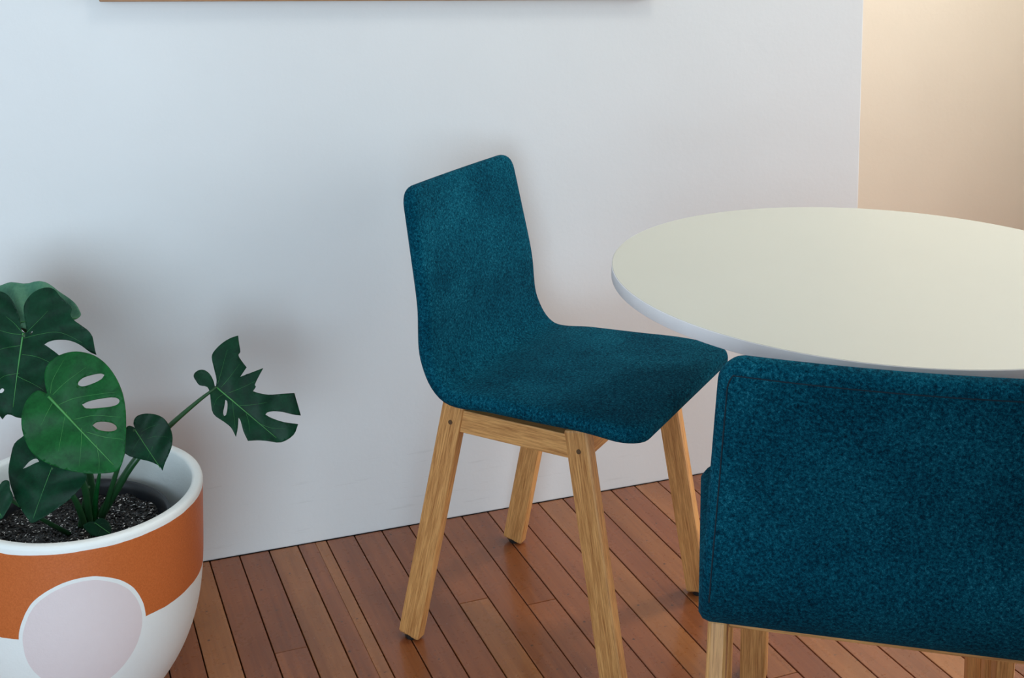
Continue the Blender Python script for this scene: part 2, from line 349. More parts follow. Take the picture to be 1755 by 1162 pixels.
def box_mesh(name, sx, sy, sz, bevel=0.0, origin=(0, 0, 0), seg=2):
    bm = bmesh.new()
    bmesh.ops.create_cube(bm, size=1.0)
    for v in bm.verts:
        v.co = Vector((v.co.x * sx + origin[0], v.co.y * sy + origin[1], v.co.z * sz + origin[2]))
    if bevel > 0:
        bmesh.ops.bevel(bm, geom=list(bm.edges), offset=bevel, segments=seg, affect='EDGES', profile=0.5)
    me = bpy.data.meshes.new(name)
    bm.to_mesh(me); bm.free()
    return me

def lathe(name, prof, seg=96, close=False):
    verts, faces = [], []
    for i in range(seg):
        a = 2 * math.pi * i / seg
        for r, z in prof:
            verts.append((r * math.cos(a), r * math.sin(a), z))
    n = len(prof)
    for i in range(seg):
        j = (i + 1) % seg
        for k in range(n - 1):
            faces.append((i * n + k, j * n + k, j * n + k + 1, i * n + k + 1))
    me = bpy.data.meshes.new(name)
    me.from_pydata(verts, [], faces)
    bm = bmesh.new(); bm.from_mesh(me)
    bmesh.ops.remove_doubles(bm, verts=bm.verts, dist=1e-5)
    bmesh.ops.recalc_face_normals(bm, faces=bm.faces)
    bm.to_mesh(me); bm.free()
    shade(me)
    return me

def tube_into(bm, pts, radii, seg=8):
    pts = [Vector(p) for p in pts]
    rings = []
    for i, p in enumerate(pts):
        t = (pts[min(i + 1, len(pts) - 1)] - pts[max(i - 1, 0)]).normalized()
        a = t.cross(Vector((0, 0, 1)))
        if a.length < 1e-3:
            a = t.cross(Vector((1, 0, 0)))
        a.normalize(); b = t.cross(a)
        r = radii[i] if isinstance(radii, (list, tuple)) else radii
        rings.append([bm.verts.new(p + (a * math.cos(2 * math.pi * k / seg) + b * math.sin(2 * math.pi * k / seg)) * r) for k in range(seg)])
    for A, B in zip(rings[:-1], rings[1:]):
        for k in range(seg):
            bm.faces.new((A[k], A[(k + 1) % seg], B[(k + 1) % seg], B[k]))
    bm.faces.new(rings[0][::-1]); bm.faces.new(rings[-1])

def bm_obj(name, bm, mat, parent=None, smooth=True):
    bmesh.ops.recalc_face_normals(bm, faces=bm.faces)
    me = bpy.data.meshes.new(name)
    bm.to_mesh(me); bm.free()
    shade(me, smooth)
    return link_obj(name, me, mat, parent)

def catmull(P, n):
    P = [Vector(p) for p in P]
    Q = [2 * P[0] - P[1]] + P + [2 * P[-1] - P[-2]]
    out = []
    for i in range(1, len(Q) - 2):
        for k in range(n):
            t = k / n
            out.append(0.5 * (2 * Q[i] + (Q[i + 1] - Q[i - 1]) * t + (2 * Q[i - 1] - 5 * Q[i] + 4 * Q[i + 1] - Q[i + 2]) * t * t
                              + (3 * Q[i] - Q[i - 1] - 3 * Q[i + 1] + Q[i + 2]) * t ** 3))
    out.append(P[-1])
    return out

# ------------------------------------------------------------------ the room
def structure(name, me, mat, loc=(0, 0, 0)):
    o = link_obj(name, me, mat)
    o.location = loc
    return tag(o, kind='structure')

R = ROOM
TH = 0.12
floor = structure('floor', box_mesh('floor', R['x1'] - R['x0'] + 2 * TH, R['yp'] - R['y0'] + 2 * TH, 0.1), M['gap'],
                  ((R['x0'] + R['x1']) / 2, (R['yp'] + R['y0']) / 2, -0.05 - 0.012))
# back wall, with its worn free end where it meets the passage
structure('wall_back', box_mesh('wall_back', R['xe'] - R['x0'], 1.0, R['z'], 0.003), M['wall'], ((R['xe'] + R['x0']) / 2, 0.5, R['z'] / 2))
structure('wall_passage', box_mesh('wall_passage', R['x1'] - R['xe'] + 0.4, TH, R['z']), M['peach'],
          ((R['x1'] + R['xe'] - 0.4) / 2 + 0.2 + 0.001, R['yp'] + TH / 2, R['z'] / 2))
structure('ceiling', box_mesh('ceiling', R['x1'] - R['x0'] + 2 * TH, R['yp'] - R['y0'] + 2 * TH, 0.1), M['ceiling'],
          ((R['x0'] + R['x1']) / 2, (R['yp'] + R['y0']) / 2, R['z'] + 0.05))

def wall_with_holes(name, axis, fixed, a0, a1, holes, mat):
    """wall along x (axis 0) at y=fixed or along y (axis 1) at x=fixed; holes: (c0, c1, z0, z1)"""
    bm = bmesh.new()
    def add(c0, c1, z0, z1):
        if c1 - c0 < 1e-4 or z1 - z0 < 1e-4:
            return
        g = bmesh.ops.create_cube(bm, size=1.0)['verts']
        for v in g:
            c = (c0 + c1) / 2 + v.co.x * (c1 - c0)
            t = fixed + v.co.y * TH
            z = (z0 + z1) / 2 + v.co.z * (z1 - z0)
            v.co = Vector((c, t, z)) if axis == 0 else Vector((t, c, z))
    cur = a0
    for c0, c1, z0, z1 in sorted(holes):
        add(cur, c0, 0, R['z'])
        add(c0, c1, 0, z0); add(c0, c1, z1, R['z'])
        cur = c1
    add(cur, a1, 0, R['z'])
    o = bm_obj(name, bm, mat, smooth=False)
    return tag(o, kind='structure')

wall_with_holes('wall_front', 0, R['y0'] - TH / 2, R['x0'], R['x1'], [(-2.5, 0.1, 0.1, 2.2)], M['grey_paint'])
wall_with_holes('wall_left', 1, R['x0'] - TH / 2, R['y0'], 0.0, [(-3.1, -1.3, 0.75, 2.25)], M['grey_paint'])

def window(name, axis, fixed, c0, c1, z0, z1):  # frames for unseen openings, added along with the area lights
    e = empty(name, ((c0 + c1) / 2, fixed, z0) if axis == 0 else (fixed, (c0 + c1) / 2, z0), 0 if axis == 0 else math.pi / 2)
    tag(e, kind='structure')
    w, h, t = c1 - c0, z1 - z0, 0.05
    for nm, sx, sz, px, pz in (('sill', w, t, 0, t / 2), ('head', w, t, 0, h - t / 2), ('jamb', t, h - 2 * t, -w / 2 + t / 2, h / 2),
                               ('jamb', t, h - 2 * t, w / 2 - t / 2, h / 2), ('mullion', t * 0.8, h - 2 * t, 0, h / 2)):
        o = link_obj(nm, box_mesh(nm, sx, 0.07, sz, 0.004), M['window'], e)
        o.location = (px, 0, pz)
wall_with_holes('wall_right', 1, R['x1'] + TH / 2, R['y0'], R['yp'], [(-2.8, -0.7, 0.1, 2.2)], M['wall'])
window('added_window_1', 0, R['y0'] - 0.07, -2.5, 0.1, 0.1, 2.2)
window('added_window_2', 1, R['x1'] + 0.07, -2.8, -0.7, 0.1, 2.2)
window('added_window_3', 1, R['x0'] - 0.07, -3.1, -1.3, 0.75, 2.25)

# unseen dark partition added to block light on the near chair's right side
structure('light_block_partition', box_mesh('light_block_partition', R['x1'] - R['px'], 0.10, R['pz'], 0.003), M['dark_paint'], ((R['x1'] + R['px']) / 2, R['py'] - 0.05, R['pz'] / 2))

# unseen ceiling lamps added to light the scene: sitting area and passage
def added_ceiling_light(x, y, r, power, color, label):
    e = empty('added_ceiling_light', (x, y, R['z']))
    tag(e, label, 'added lamp')
    link_obj('housing', lathe('housing', [(0.0, 0.0), (r + 0.02, 0.0), (r + 0.02, -0.045), (r, -0.05), (r, -0.02), (0.0, -0.02)], 64), M['window'], e)
    d = bpy.data.lights.new('added_lamp_light', 'AREA'); d.shape = 'DISK'; d.size = 2 * r; d.energy = power; d.color = color
    lo = bpy.data.objects.new('added_lamp_light', d); COL.objects.link(lo); lo.parent = e; lo.location = (0, 0, -0.03)
    return e
added_ceiling_light(0.9, -1.15, 0.35, 7, (1.0, 0.95, 0.86), 'added unseen round white ceiling lamp above the chairs')
added_ceiling_light(2.6, 0.10, 0.20, 27, (1.0, 0.94, 0.84), 'added unseen round white ceiling lamp in the passage by the peach wall')

# floor boards: 59 mm pitch, running almost square to the back wall
PITCHB, GAP, BANG = 0.0590, 0.0024, -0.016
X_REF = 0.3104
JOINTS = {1: [-0.354], 7: [-0.318], 9: [-0.366], 8: [-1.05], 3: [-0.86], 5: [-1.2], 12: [-0.95], 14: [-0.72], 10: [-0.98], -1: [-0.62]}
AMBER = {14, 16, -1, 19, 22, -9, 26, 31, 5.5}
board_count = 0
def add_board(i, y_hi, y_lo, mat, x_shift=0.0, wd=None):
    global board_count
    w = (PITCHB - GAP) if wd is None else wd
    me = box_mesh('board', w, y_hi - y_lo - 0.0012, 0.012, 0.0007, seg=1)
    o = link_obj('board', me, mat, floor)
    yc = (y_hi + y_lo) / 2
    xc = X_REF + (i + 0.5) * PITCHB + x_shift + yc * math.tan(BANG)
    o.location = Vector((xc, yc, -0.006 + random.uniform(-0.0004, 0.0))) - Vector(floor.location)
    o.rotation_euler = (0, 0, -BANG)
    board_count += 1
for i in range(-24, 48):
    xa = X_REF + i * PITCHB
    y_top = 0.0 if xa < R['xe'] - 0.03 else R['yp']
    cuts = list(JOINTS.get(i, [round(random.uniform(-2.0, -0.95), 3)]))
    ys = [y_top] + cuts + [-3.4]
    for k in range(len(ys) - 1):
        mat = M['board_b'] if (i in AMBER and k == 0) or random.random() < 0.06 else M['board_a']
        if i == 3 and k == 0:
            add_board(i, ys[k], ys[k + 1], M['board_a'], -0.0113, 0.034)
            add_board(i, ys[k], ys[k + 1], M['board_b'], 0.0172, 0.0222)
        else:
            add_board(i, ys[k], ys[k + 1], mat)
# far boards, outside the photograph, as one field
bmf = bmesh.new()
for i in range(-56, 70):
    xa = X_REF + (i + 0.5) * PITCHB
    if not (R['x0'] + 0.04 < xa < R['x1'] - 0.04):
        continue
    y_hi = -3.4 if -24 <= i < 48 else (0.0 if xa < R['xe'] else R['yp'])
    y_lo = R['y0']
    g = bmesh.ops.create_cube(bmf, size=1.0)['verts']
    for v in g:
        y = (y_hi + y_lo) / 2 + v.co.y * (y_hi - y_lo - 0.002)
        v.co = Vector((xa + y * math.tan(BANG) + v.co.x * (PITCHB - GAP), y, -0.0065 + v.co.z * 0.011)) - Vector(floor.location)
tag(bm_obj('board_field', bmf, M['board_a'], floor, False), kind='stuff')

# ------------------------------------------------------------------ dining chairs
PROF = [(-0.2250, 0.7965), (-0.2036, 0.7056), (-0.1817, 0.6089), (-0.1685, 0.5164), (-0.1231, 0.4610),
        (-0.0341, 0.4637), (0.0574, 0.4674), (0.1501, 0.4714), (0.2385, 0.4680)]
HALF_T = 0.0140
def shell_data():
    c = catmull([(0, y, z) for y, z in PROF], 10)
    c = [c[0] + (c[0] - c[1]).normalized() * HALF_T] + c + [c[-1] + (c[-1] - c[-2]).normalized() * HALF_T]
    # resample finely
    acc = [0.0]
    for a, b in zip(c[:-1], c[1:]):
        acc.append(acc[-1] + (b - a).length)
    total = acc[-1]
    def at(s):
        s = min(max(s, 0), total)
        for k in range(len(acc) - 1):
            if s <= acc[k + 1] + 1e-9:
                t = (s - acc[k]) / max(acc[k + 1] - acc[k], 1e-9)
                return c[k].lerp(c[k + 1], t)
        return c[-1].copy()
    return at, total
SH_AT, SH_LEN = shell_data()
def half_width(s):
    f = s / SH_LEN
    w = 0.1879 + (0.2095 - 0.1879) * f / 0.45 if f < 0.45 else 0.2095 + (0.2328 - 0.2095) * (f - 0.45) / 0.55
    for d, rc in ((s, 0.034), (SH_LEN - s, 0.056)):
        if d < rc:
            w -= rc - math.sqrt(max(rc * rc - (rc - d) ** 2, 0))
    return w
def shell_frame(s):
    e = 0.004
    p = SH_AT(s)
    t = (SH_AT(s + e) - SH_AT(s - e)).normalized()
    n = Vector((0, -t.z, t.y))     # points to the sitter's side
    if n.y < 0 and s < SH_LEN * 0.3: n = -n
    if n.z < 0 and s > SH_LEN * 0.6: n = -n
    return p, t, n
def make_shell():
    ends = [0.0008, 0.0025, 0.005, 0.009, 0.014, 0.020, 0.027, 0.034, 0.045]
    ss = ends + [0.045 + (SH_LEN - 0.09) * k / 70 for k in range(1, 70)] + [SH_LEN - e for e in reversed(ends)]
    NU, NE = 12, 5
    verts, faces = [], []
    for s in ss:
        p, t, n = shell_frame(s)
        w = half_width(s)
        d = min(s, SH_LEN - s)
        h = HALF_T if d >= HALF_T else math.sqrt(max(HALF_T ** 2 - (HALF_T - d) ** 2, 1e-9))
        loop = []
        for k in range(NU + 1):
            u = -1 + 2 * k / NU
            loop.append((u * (w - h), h + 0.0022 * (1 - u * u) * min(1, d / 0.05)))
        for k in range(1, NE):
            a = math.pi / 2 - math.pi * k / NE
            loop.append((w - h + h * math.cos(a), h * math.sin(a)))
        for k in range(NU + 1):
            u = 1 - 2 * k / NU
            loop.append((u * (w - h), -h))
        for k in range(1, NE):
            a = -math.pi / 2 - math.pi * k / NE
            loop.append((-(w - h) + h * math.cos(a), h * math.sin(a)))
        for a, b in loop:
            # a faint wrap of the back and a faint dish of the seat
            q = p + n * b + n * (0.010 * (abs(a) / 0.2) ** 2 * max(0.0, 1 - s / (SH_LEN * 0.5)))
            verts.append((a, q.y, q.z))
    m = len(verts) // len(ss)
    for i in range(len(ss) - 1):
        for k in range(m):
            l = (k + 1) % m
            faces.append((i * m + k, i * m + l, (i + 1) * m + l, (i + 1) * m + k))
    faces.append(tuple(range(m))); faces.append(tuple(range((len(ss) - 1) * m, len(ss) * m))[::-1])
    me = bpy.data.meshes.new('seat_shell')
    me.from_pydata(verts, [], faces)
    bm = bmesh.new(); bm.from_mesh(me); bmesh.ops.recalc_face_normals(bm, faces=bm.faces); bm.to_mesh(me); bm.free()
    shade(me)
    return me
def make_seam():
    """stitched seam round the back of the backrest, set in from its edge"""
    bm = bmesh.new()
    pts = []
    inset = 0.016
    for k in range(40):
        s = SH_LEN * 0.42 - (SH_LEN * 0.42 - inset) * k / 39
        p, t, n = shell_frame(s)
        w = half_width(s) - inset * 0.75
        q = p - n * (HALF_T - 0.0002) + n * (0.010 * (w / 0.2) ** 2 * max(0.0, 1 - s / (SH_LEN * 0.5)))
        pts.append(Vector((-w, q.y, q.z)))
    right = [Vector((-v.x, v.y, v.z)) for v in reversed(pts)]
    p, t, n = shell_frame(inset)
    w = half_width(inset) - inset * 0.75
    mid = []
    for k in range(1, 24):
        a = -w + 2 * w * k / 24
        q = p - n * (HALF_T - 0.0002) + n * (0.010 * (a / 0.2) ** 2 * (1 - inset / (SH_LEN * 0.5)))
        mid.append(Vector((a, q.y, q.z)))
    tube_into(bm, pts + mid + right, 0.0009, 6)
    return bm

def leg_mesh(length, sx, sy):
    bm = bmesh.new()
    bmesh.ops.create_cube(bm, size=1.0)
    for v in bm.verts:
        v.co = Vector((v.co.x * sx, v.co.y * sy, (v.co.z + 0.5) * length))
    bmesh.ops.bevel(bm, geom=[e for e in bm.edges], offset=0.0045, segments=2, affect='EDGES', profile=0.5)
    me = bpy.data.meshes.new('leg'); bm.to_mesh(me); bm.free()
    return me

LEG_R = dict(foot=(0.194, -0.2007), top=(0.187, -0.112))
LEG_F = dict(foot=(0.193, 0.2007), top=(0.1855, 0.1206))
Z_TOP, Z_FOOT = 0.449, 0.0055

def make_chair(label):
    root = empty('dining_chair')
    tag(root, label, 'chair', 'teal felt dining chairs')
    sh = link_obj('seat_shell', make_shell(), M['felt'], root)
    sh['label'] = 'one-piece teal wool felt seat and backrest'
    bm_obj('seam', make_seam(), M['seam'], sh)
    for L, front in ((LEG_R, False), (LEG_F, True)):
        for s in (-1, 1):
            foot = Vector((s * L['foot'][0], L['foot'][1], Z_FOOT))
            top = Vector((s * L['top'][0], L['top'][1], Z_TOP))
            d = top - foot
            foot = foot + d.normalized() * 0.0
            o = link_obj('leg', leg_mesh(d.length, 0.024, 0.043), M['oak'], root)
            zc = d.normalized(); xc = Vector((1, 0, 0)); yc = zc.cross(xc).normalized(); xc = yc.cross(zc)
            o.matrix_local = Matrix(((xc.x, yc.x, zc.x, foot.x), (xc.y, yc.y, zc.y, foot.y), (xc.z, yc.z, zc.z, foot.z), (0, 0, 0, 1)))
            pl = bmesh.new()
            bmesh.ops.create_cone(pl, cap_ends=True, segments=16, radius1=0.004, radius2=0.004, depth=0.002,
                                  matrix=Matrix.Translation((s * 0.0121, 0.002, d.length - 0.035)) @ Matrix.Rotation(math.pi / 2, 4, 'Y'))
            bm_obj('screw_plug', pl, M['plug'], o, False)
            gl = bmesh.new()
            bmesh.ops.create_cone(gl, cap_ends=True, segments=20, radius1=0.011, radius2=0.012, depth=0.008,
                                  matrix=Matrix.Translation((0, -0.001 if front else 0.001, -0.0015)))
            bm_obj('foot_glide', gl, M['glide'], o, False)
    # rails between the legs (grain along their length)
    for s in (-1, 1):
        o = link_obj('side_rail', box_mesh('side_rail', 0.019, 0.040, 0.212, 0.0015), M['oak'], root)
        o.location = (s * 0.186, 0.005, 0.4185); o.rotation_euler = (math.pi / 2, 0, 0)
    for nm, y, h, zc in (('front_rail', 0.112, 0.070, 0.416), ('rear_rail', -0.104, 0.014, 0.4415)):
        o = link_obj(nm, box_mesh(nm, h, 0.020, 0.350, 0.0015), M['oak'], root)
        o.location = (0, y, zc); o.rotation_euler = (0, math.pi / 2, 0)
    o = link_obj('seat_gap_block', box_mesh('seat_gap_block', 0.356, 0.160, 0.052, 0.002), M['plug'], root)  # dark block added to keep light out of the gap under the seat
    o.location = (0, 0.030, 0.4385)
    return root

def copy_tree(o, parent=None):
    c = o.copy(); COL.objects.link(c); c.parent = parent
    for ch in o.children:
        copy_tree(ch, c)
    return c

def place(o, x, y, yaw):
    # chair model: +y forward, +x to the chair's right when yaw turns +y onto the heading
    o.location = (x, y, 0); o.rotation_euler = (0, 0, yaw - math.pi / 2)

chair = make_chair('teal felt dining chair by the white wall, seen from the front with four oak legs')
place(chair, 0.8922, -0.4148, -0.8649)
chair2 = copy_tree(chair)
chair2['label'] = 'teal felt dining chair in the foreground, seen from behind, cut off by the frame'
place(chair2, 0.9861, -1.1948, 0.9905)

# ------------------------------------------------------------------ round table
TX, TY, TR, TZ = 1.2372, -0.8694, 0.4209, 0.740
table = empty('round_table', (TX, TY, 0))
tag(table, 'round white table with a pale edge band standing between the two teal chairs', 'table')
top_prof = [(0.0, TZ), (TR - 0.0015, TZ), (TR - 0.0004, TZ - 0.0006)]
o = link_obj('table_top', lathe('table_top', [(0.0, TZ - 0.0193), (TR - 0.0012, TZ - 0.0193), (TR - 0.0012, TZ - 0.0012), (TR - 0.0016, TZ), (0.0, TZ)], 160), M['laminate'], table)
for p in o.data.polygons: p.use_smooth = False
o = link_obj('edge_band', lathe('edge_band', [(TR - 0.0012, TZ - 0.0198), (TR - 0.0002, TZ - 0.0193), (TR, TZ - 0.0188), (TR, TZ - 0.0012), (TR - 0.0004, TZ - 0.0004), (TR - 0.0012, TZ - 0.0002)], 160), M['edge'], table)
RL = 0.200
leg_pts = []
for a in (120, 172, 300, 352):
    A = math.radians(a)
    px, py = RL * math.cos(A), RL * math.sin(A)
    leg_pts.append((px, py))
    o = link_obj('leg', leg_mesh(TZ - 0.0195 - 0.006, 0.040, 0.040), M['oak'], table)
    o.location = (px, py, 0.006); o.rotation_euler = (0, 0, math.radians(56))
    gl = bmesh.new()
    bmesh.ops.create_cone(gl, cap_ends=True, segments=20, radius1=0.012, radius2=0.012, depth=0.007, matrix=Matrix.Translation((0, 0, -0.0025)))
    bm_obj('foot_glide', gl, M['glide'], o, False)
for a, b in ((0, 1), (1, 2), (2, 3), (3, 0)):
    pa, pb = Vector((*leg_pts[a], 0)), Vector((*leg_pts[b], 0))
    d = pb - pa
    o = link_obj('rail', box_mesh('rail', 0.055, 0.02, d.length - 0.03, 0.0015), M['oak'], table)
    zc = d.normalized(); xc = Vector((0, 0, 1)); yc = zc.cross(xc)
    c = (pa + pb) / 2 + Vector((0, 0, TZ - 0.0470))
    o.matrix_local = Matrix(((xc.x, yc.x, zc.x, c.x), (xc.y, yc.y, zc.y, c.y), (xc.z, yc.z, zc.z, c.z), (0, 0, 0, 1)))

# ------------------------------------------------------------------ planter, nursery pot, soil
PX, PY = 0.058, -0.351
prof = [(0.0, 0.0)]
for k in range(0, 31):
    z = 0.27 * k / 30
    t = (0.27 - z) / 0.27
    prof.append((0.197 - 0.087 * t ** 3, z))
prof += [(0.197, 0.30), (0.197, 0.336), (0.1972, 0.346), (0.1955, 0.3505), (0.192, 0.352), (0.184, 0.352), (0.1805, 0.3505), (0.179, 0.347)]
for k in range(0, 13):
    z = 0.335 - 0.30 * k / 12
    t = max(0.0, (0.27 - z) / 0.27)
    prof.append((0.178 - 0.08 * t ** 3, z))
prof.append((0.0, 0.035))
planter = link_obj('planter', lathe('planter', prof, 128), M['planter'])
planter.location = (PX, PY, 0)
tag(planter, 'white planter with terracotta band and pale pink circle, beside the wall', 'planter')

NX, NY = 0.046, -0.352
nurs = empty('potted_monstera', (NX, NY, 0.036))
tag(nurs, 'leafy green monstera with split leaves in a black nursery pot inside the painted planter', 'plant')
zo = 0.036
link_obj('nursery_pot', lathe('nursery_pot', [(0.0, 0.0), (0.095, 0.0), (0.100, 0.004), (0.128, 0.13), (0.150, 0.245), (0.156, 0.247), (0.157, 0.2585), (0.153, 0.260), (0.150, 0.258), (0.147, 0.246), (0.126, 0.13), (0.096, 0.008), (0.0, 0.008)], 96), M['plastic'], nurs)
SZ = 0.236       # soil level inside the nursery pot
def soil_h(x, y):
    return SZ + 0.004 * math.sin(31 * x + 1) * math.cos(27 * y) + 0.003 * math.sin(83 * x - 60 * y) + 0.002 * math.sin(140 * y + 90 * x)
bms = bmesh.new()
rings, segs = 26, 72
grid = []
cv = bms.verts.new((0, 0, soil_h(0, 0)))
for i in range(1, rings + 1):
    r = 0.1468 * i / rings
    row = []
    for k in range(segs):
        a = 2 * math.pi * k / segs
        xx, yy = r * math.cos(a), r * math.sin(a)
        row.append(bms.verts.new((xx, yy, soil_h(xx, yy) + random.uniform(-0.0015, 0.0015))))
    grid.append(row)
for k in range(segs):
    bms.faces.new((cv, grid[0][k], grid[0][(k + 1) % segs]))
for i in range(rings - 1):
    for k in range(segs):
        bms.faces.new((grid[i][k], grid[i + 1][k], grid[i + 1][(k + 1) % segs], grid[i][(k + 1) % segs]))
soil = bm_obj('soil', bms, M['soil'], nurs)
tag(soil, kind='stuff')
def chips(name, count, mat, smin, smax):
    verts, faces = [], []
    for _ in range(count):
        r = 0.143 * math.sqrt(random.random()); a = random.uniform(0, 2 * math.pi)
        cx, cy = r * math.cos(a), r * math.sin(a)
        cz = soil_h(cx, cy) + 0.0012
        rot = Matrix.Rotation(random.uniform(0, 6.28), 3, 'Z') @ Matrix.Rotation(random.uniform(-0.7, 0.7), 3, 'X')
        sx, sy, sz = random.uniform(smin, smax) * 1.6, random.uniform(smin, smax) * 0.7, random.uniform(smin, smax) * 0.45
        b = len(verts)
        for v in ((sx, 0, 0), (-sx, 0, 0), (0, sy, 0), (0, -sy, 0), (0, 0, sz), (0, 0, -sz)):
            q = rot @ Vector(v); verts.append((cx + q.x, cy + q.y, cz + q.z))
        for f in ((0, 2, 4), (2, 1, 4), (1, 3, 4), (3, 0, 4), (2, 0, 5), (1, 2, 5), (3, 1, 5), (0, 3, 5)):
            faces.append(tuple(b + k for k in f))
    me = bpy.data.meshes.new(name); me.from_pydata(verts, [], faces)
    return tag(link_obj(name, me, mat, soil), kind='stuff')
chips('bark_chips', 4200, M['chip_dark'], 0.0016, 0.0042)
chips('perlite_glints', 900, M['chip_pale'], 0.0010, 0.0026)  # pale perlite chips, also standing in for glints on wet soil

# ------------------------------------------------------------------ monstera
plant = nurs
POFF = Vector(plant.location)

def inside(p, poly):
    c = False
    j = len(poly) - 1
    for i in range(len(poly)):
        xi, yi = poly[i]; xj, yj = poly[j]
        if (yi > p[1]) != (yj > p[1]) and p[0] < (xj - xi) * (p[1] - yi) / (yj - yi) + xi:
            c = not c
        j = i
    return c

def smooth_poly(poly, n=3, corner=0.45):
    """rounds gentle turns of an outline, keeps its sharp tips"""
    P = [Vector(p) for p in poly]
    out = []
    m = len(P)
    for i in range(m):
        a, b, c, d = P[i - 1], P[i], P[(i + 1) % m], P[(i + 2) % m]
        def tangent(u, v, w):
            d1, d2 = (v - u), (w - v)
            if d1.length < 1e-9 or d2.length < 1e-9: return Vector((0, 0))
            if d1.normalized().dot(d2.normalized()) < corner: return None
            return (w - u) * 0.5
        L = (c - b).length
        t0, t1 = tangent(a, b, c), tangent(b, c, d)
        t0 = (c - b) if t0 is None else t0.normalized() * L if t0.length > 0 else c - b
        t1 = (c - b) if t1 is None else t1.normalized() * L if t1.length > 0 else c - b
        for k in range(n):
            t = k / n
            h = (2 * t ** 3 - 3 * t ** 2 + 1) * b + (t ** 3 - 2 * t ** 2 + t) * t0 + (-2 * t ** 3 + 3 * t ** 2) * c + (t ** 3 - t ** 2) * t1
            out.append((h.x, h.y))
    return out

def leaf_height(u, v, mid, fold, droop, wave):
    f = u / max(mid, 1e-4)
    return fold * abs(v) - 1.2 * fold * v * v / max(mid, 0.02) - droop * mid * f * f * (1 if f > 0 else 0.5) + wave * 0.004 * math.sin(9 * f * math.pi / 2 + 6 * abs(v) / max(mid, 1e-3)) * min(1, abs(v) / 0.02)

LEAF_STYLE = {  # material, fold, droop, wave
    'big': ('leaf', 0.10, 0.05, 0.7), 'pale': ('leaf_toplit', 0.05, 0.05, 1.0), 'front': ('leaf_front', 0.12, 0.06, 0.6),
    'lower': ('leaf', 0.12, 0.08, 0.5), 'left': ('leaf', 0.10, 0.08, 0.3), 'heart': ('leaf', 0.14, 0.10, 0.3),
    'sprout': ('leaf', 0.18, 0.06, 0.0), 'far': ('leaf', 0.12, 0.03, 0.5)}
LEAF_LABEL = {'big': 'large dark split leaf', 'pale': 'leaf arching at the top, light from above painted in', 'front': 'broad bright green leaf with three slots',
              'lower': 'pointed leaf hanging over the soil', 'heart': 'small dark heart-shaped leaf', 'sprout': 'tiny leaf by the rim',
              'far': 'split leaf reaching out towards the wall'}
LEAF_BASE = {}
for key, d in LEAVES.items():
    mname, fold, droop, wave = LEAF_STYLE[key]
    e1 = Vector(d['e1']).normalized(); nn = Vector(d['n']).normalized(); e2 = nn.cross(e1)
    org = Vector(d['o']) - POFF
    outl = smooth_poly(d['out']); holes = [smooth_poly(h, 3, -0.2) for h in d['holes']]
    step = max(0.0035, d['mid'] / 34)
    pts, edges = [], []
    for poly in [outl] + holes:
        b = len(pts); pts += [Vector(p) for p in poly]
        edges += [(b + k, b + (k + 1) % len(poly)) for k in range(len(poly))]
    us = [p[0] for p in outl]; vs = [p[1] for p in outl]
    nu, nv = int((max(us) - min(us)) / step) + 1, int((max(vs) - min(vs)) / step) + 1
    for i in range(nu):
        for j in range(-nv, nv + 1):
            p = (min(us) + (i + 0.5) * step, (j + 0.0) * step)
            if inside(p, outl) and not any(inside(p, h) for h in holes):
                pts.append(Vector(p))
    vo, eo, fo, _, _, _ = geometry.delaunay_2d_cdt(pts, edges, [], 0, 1e-5)
    faces = []
    for f in fo:
        c = sum((vo[k] for k in f), Vector((0, 0))) / len(f)
        if inside(c, outl) and not any(inside(c, h) for h in holes):
            faces.append(tuple(f))
    verts = []
    for p in vo:
        h = leaf_height(p.x, p.y, d['mid'], fold, droop, wave)
        verts.append(p.x * Vector((1, 0, 0)) + p.y * Vector((0, 1, 0)) + Vector((0, 0, h)))
    me = bpy.data.meshes.new('leaf'); me.from_pydata(verts, [], faces)
    bm = bmesh.new(); bm.from_mesh(me)
    bmesh.ops.delete(bm, geom=[v for v in bm.verts if not v.link_faces], context='VERTS')
    bmesh.ops.recalc_face_normals(bm, faces=bm.faces)
    bm.to_mesh(me); bm.free()
    shade(me)
    o = link_obj('leaf', me, M[mname], plant)
    o.matrix_local = Matrix(((e1.x, e2.x, nn.x, org.x), (e1.y, e2.y, nn.y, org.y), (e1.z, e2.z, nn.z, org.z), (0, 0, 0, 1)))
    if key in LEAF_LABEL: o['label'] = LEAF_LABEL[key]
    sd = o.modifiers.new('thickness', 'SOLIDIFY'); sd.thickness = 0.0007; sd.offset = -1
    LEAF_BASE[key] = org
    # veins: midrib and side veins lying on the blade
    bv = bmesh.new()
    def on(u, v): return Vector((u, v, leaf_height(u, v, d['mid'], fold, droop, wave) + 0.0003))
    k0 = d['mid'] * (0.0145 if key in ('front', 'big') else 0.0095)
    line = [on(d['mid'] * t / 14, 0) for t in range(0, 14)]
    tube_into(bv, line, [max(0.0005, k0 * (1 - t / 15.0)) for t in range(0, 14)], 6)
    for vn in d['veins']:
        cp = [Vector((a, b, 0)) for a, b in vn]
        cp = catmull(cp, 6) if len(cp) > 2 else [cp[0].lerp(cp[1], k / 6) for k in range(7)]
        cp = [q for q in cp if inside((q.x, q.y), outl) and not any(inside((q.x, q.y), h) for h in holes)]
        if len(cp) > 2:
            tube_into(bv, [on(q.x, q.y) - Vector((0, 0, 0.0002)) for q in cp], [k0 * 0.18 * (1 - 0.7 * k / len(cp)) for k in range(len(cp))], 5)
    bm_obj('midrib', bv, M['vein'], o)

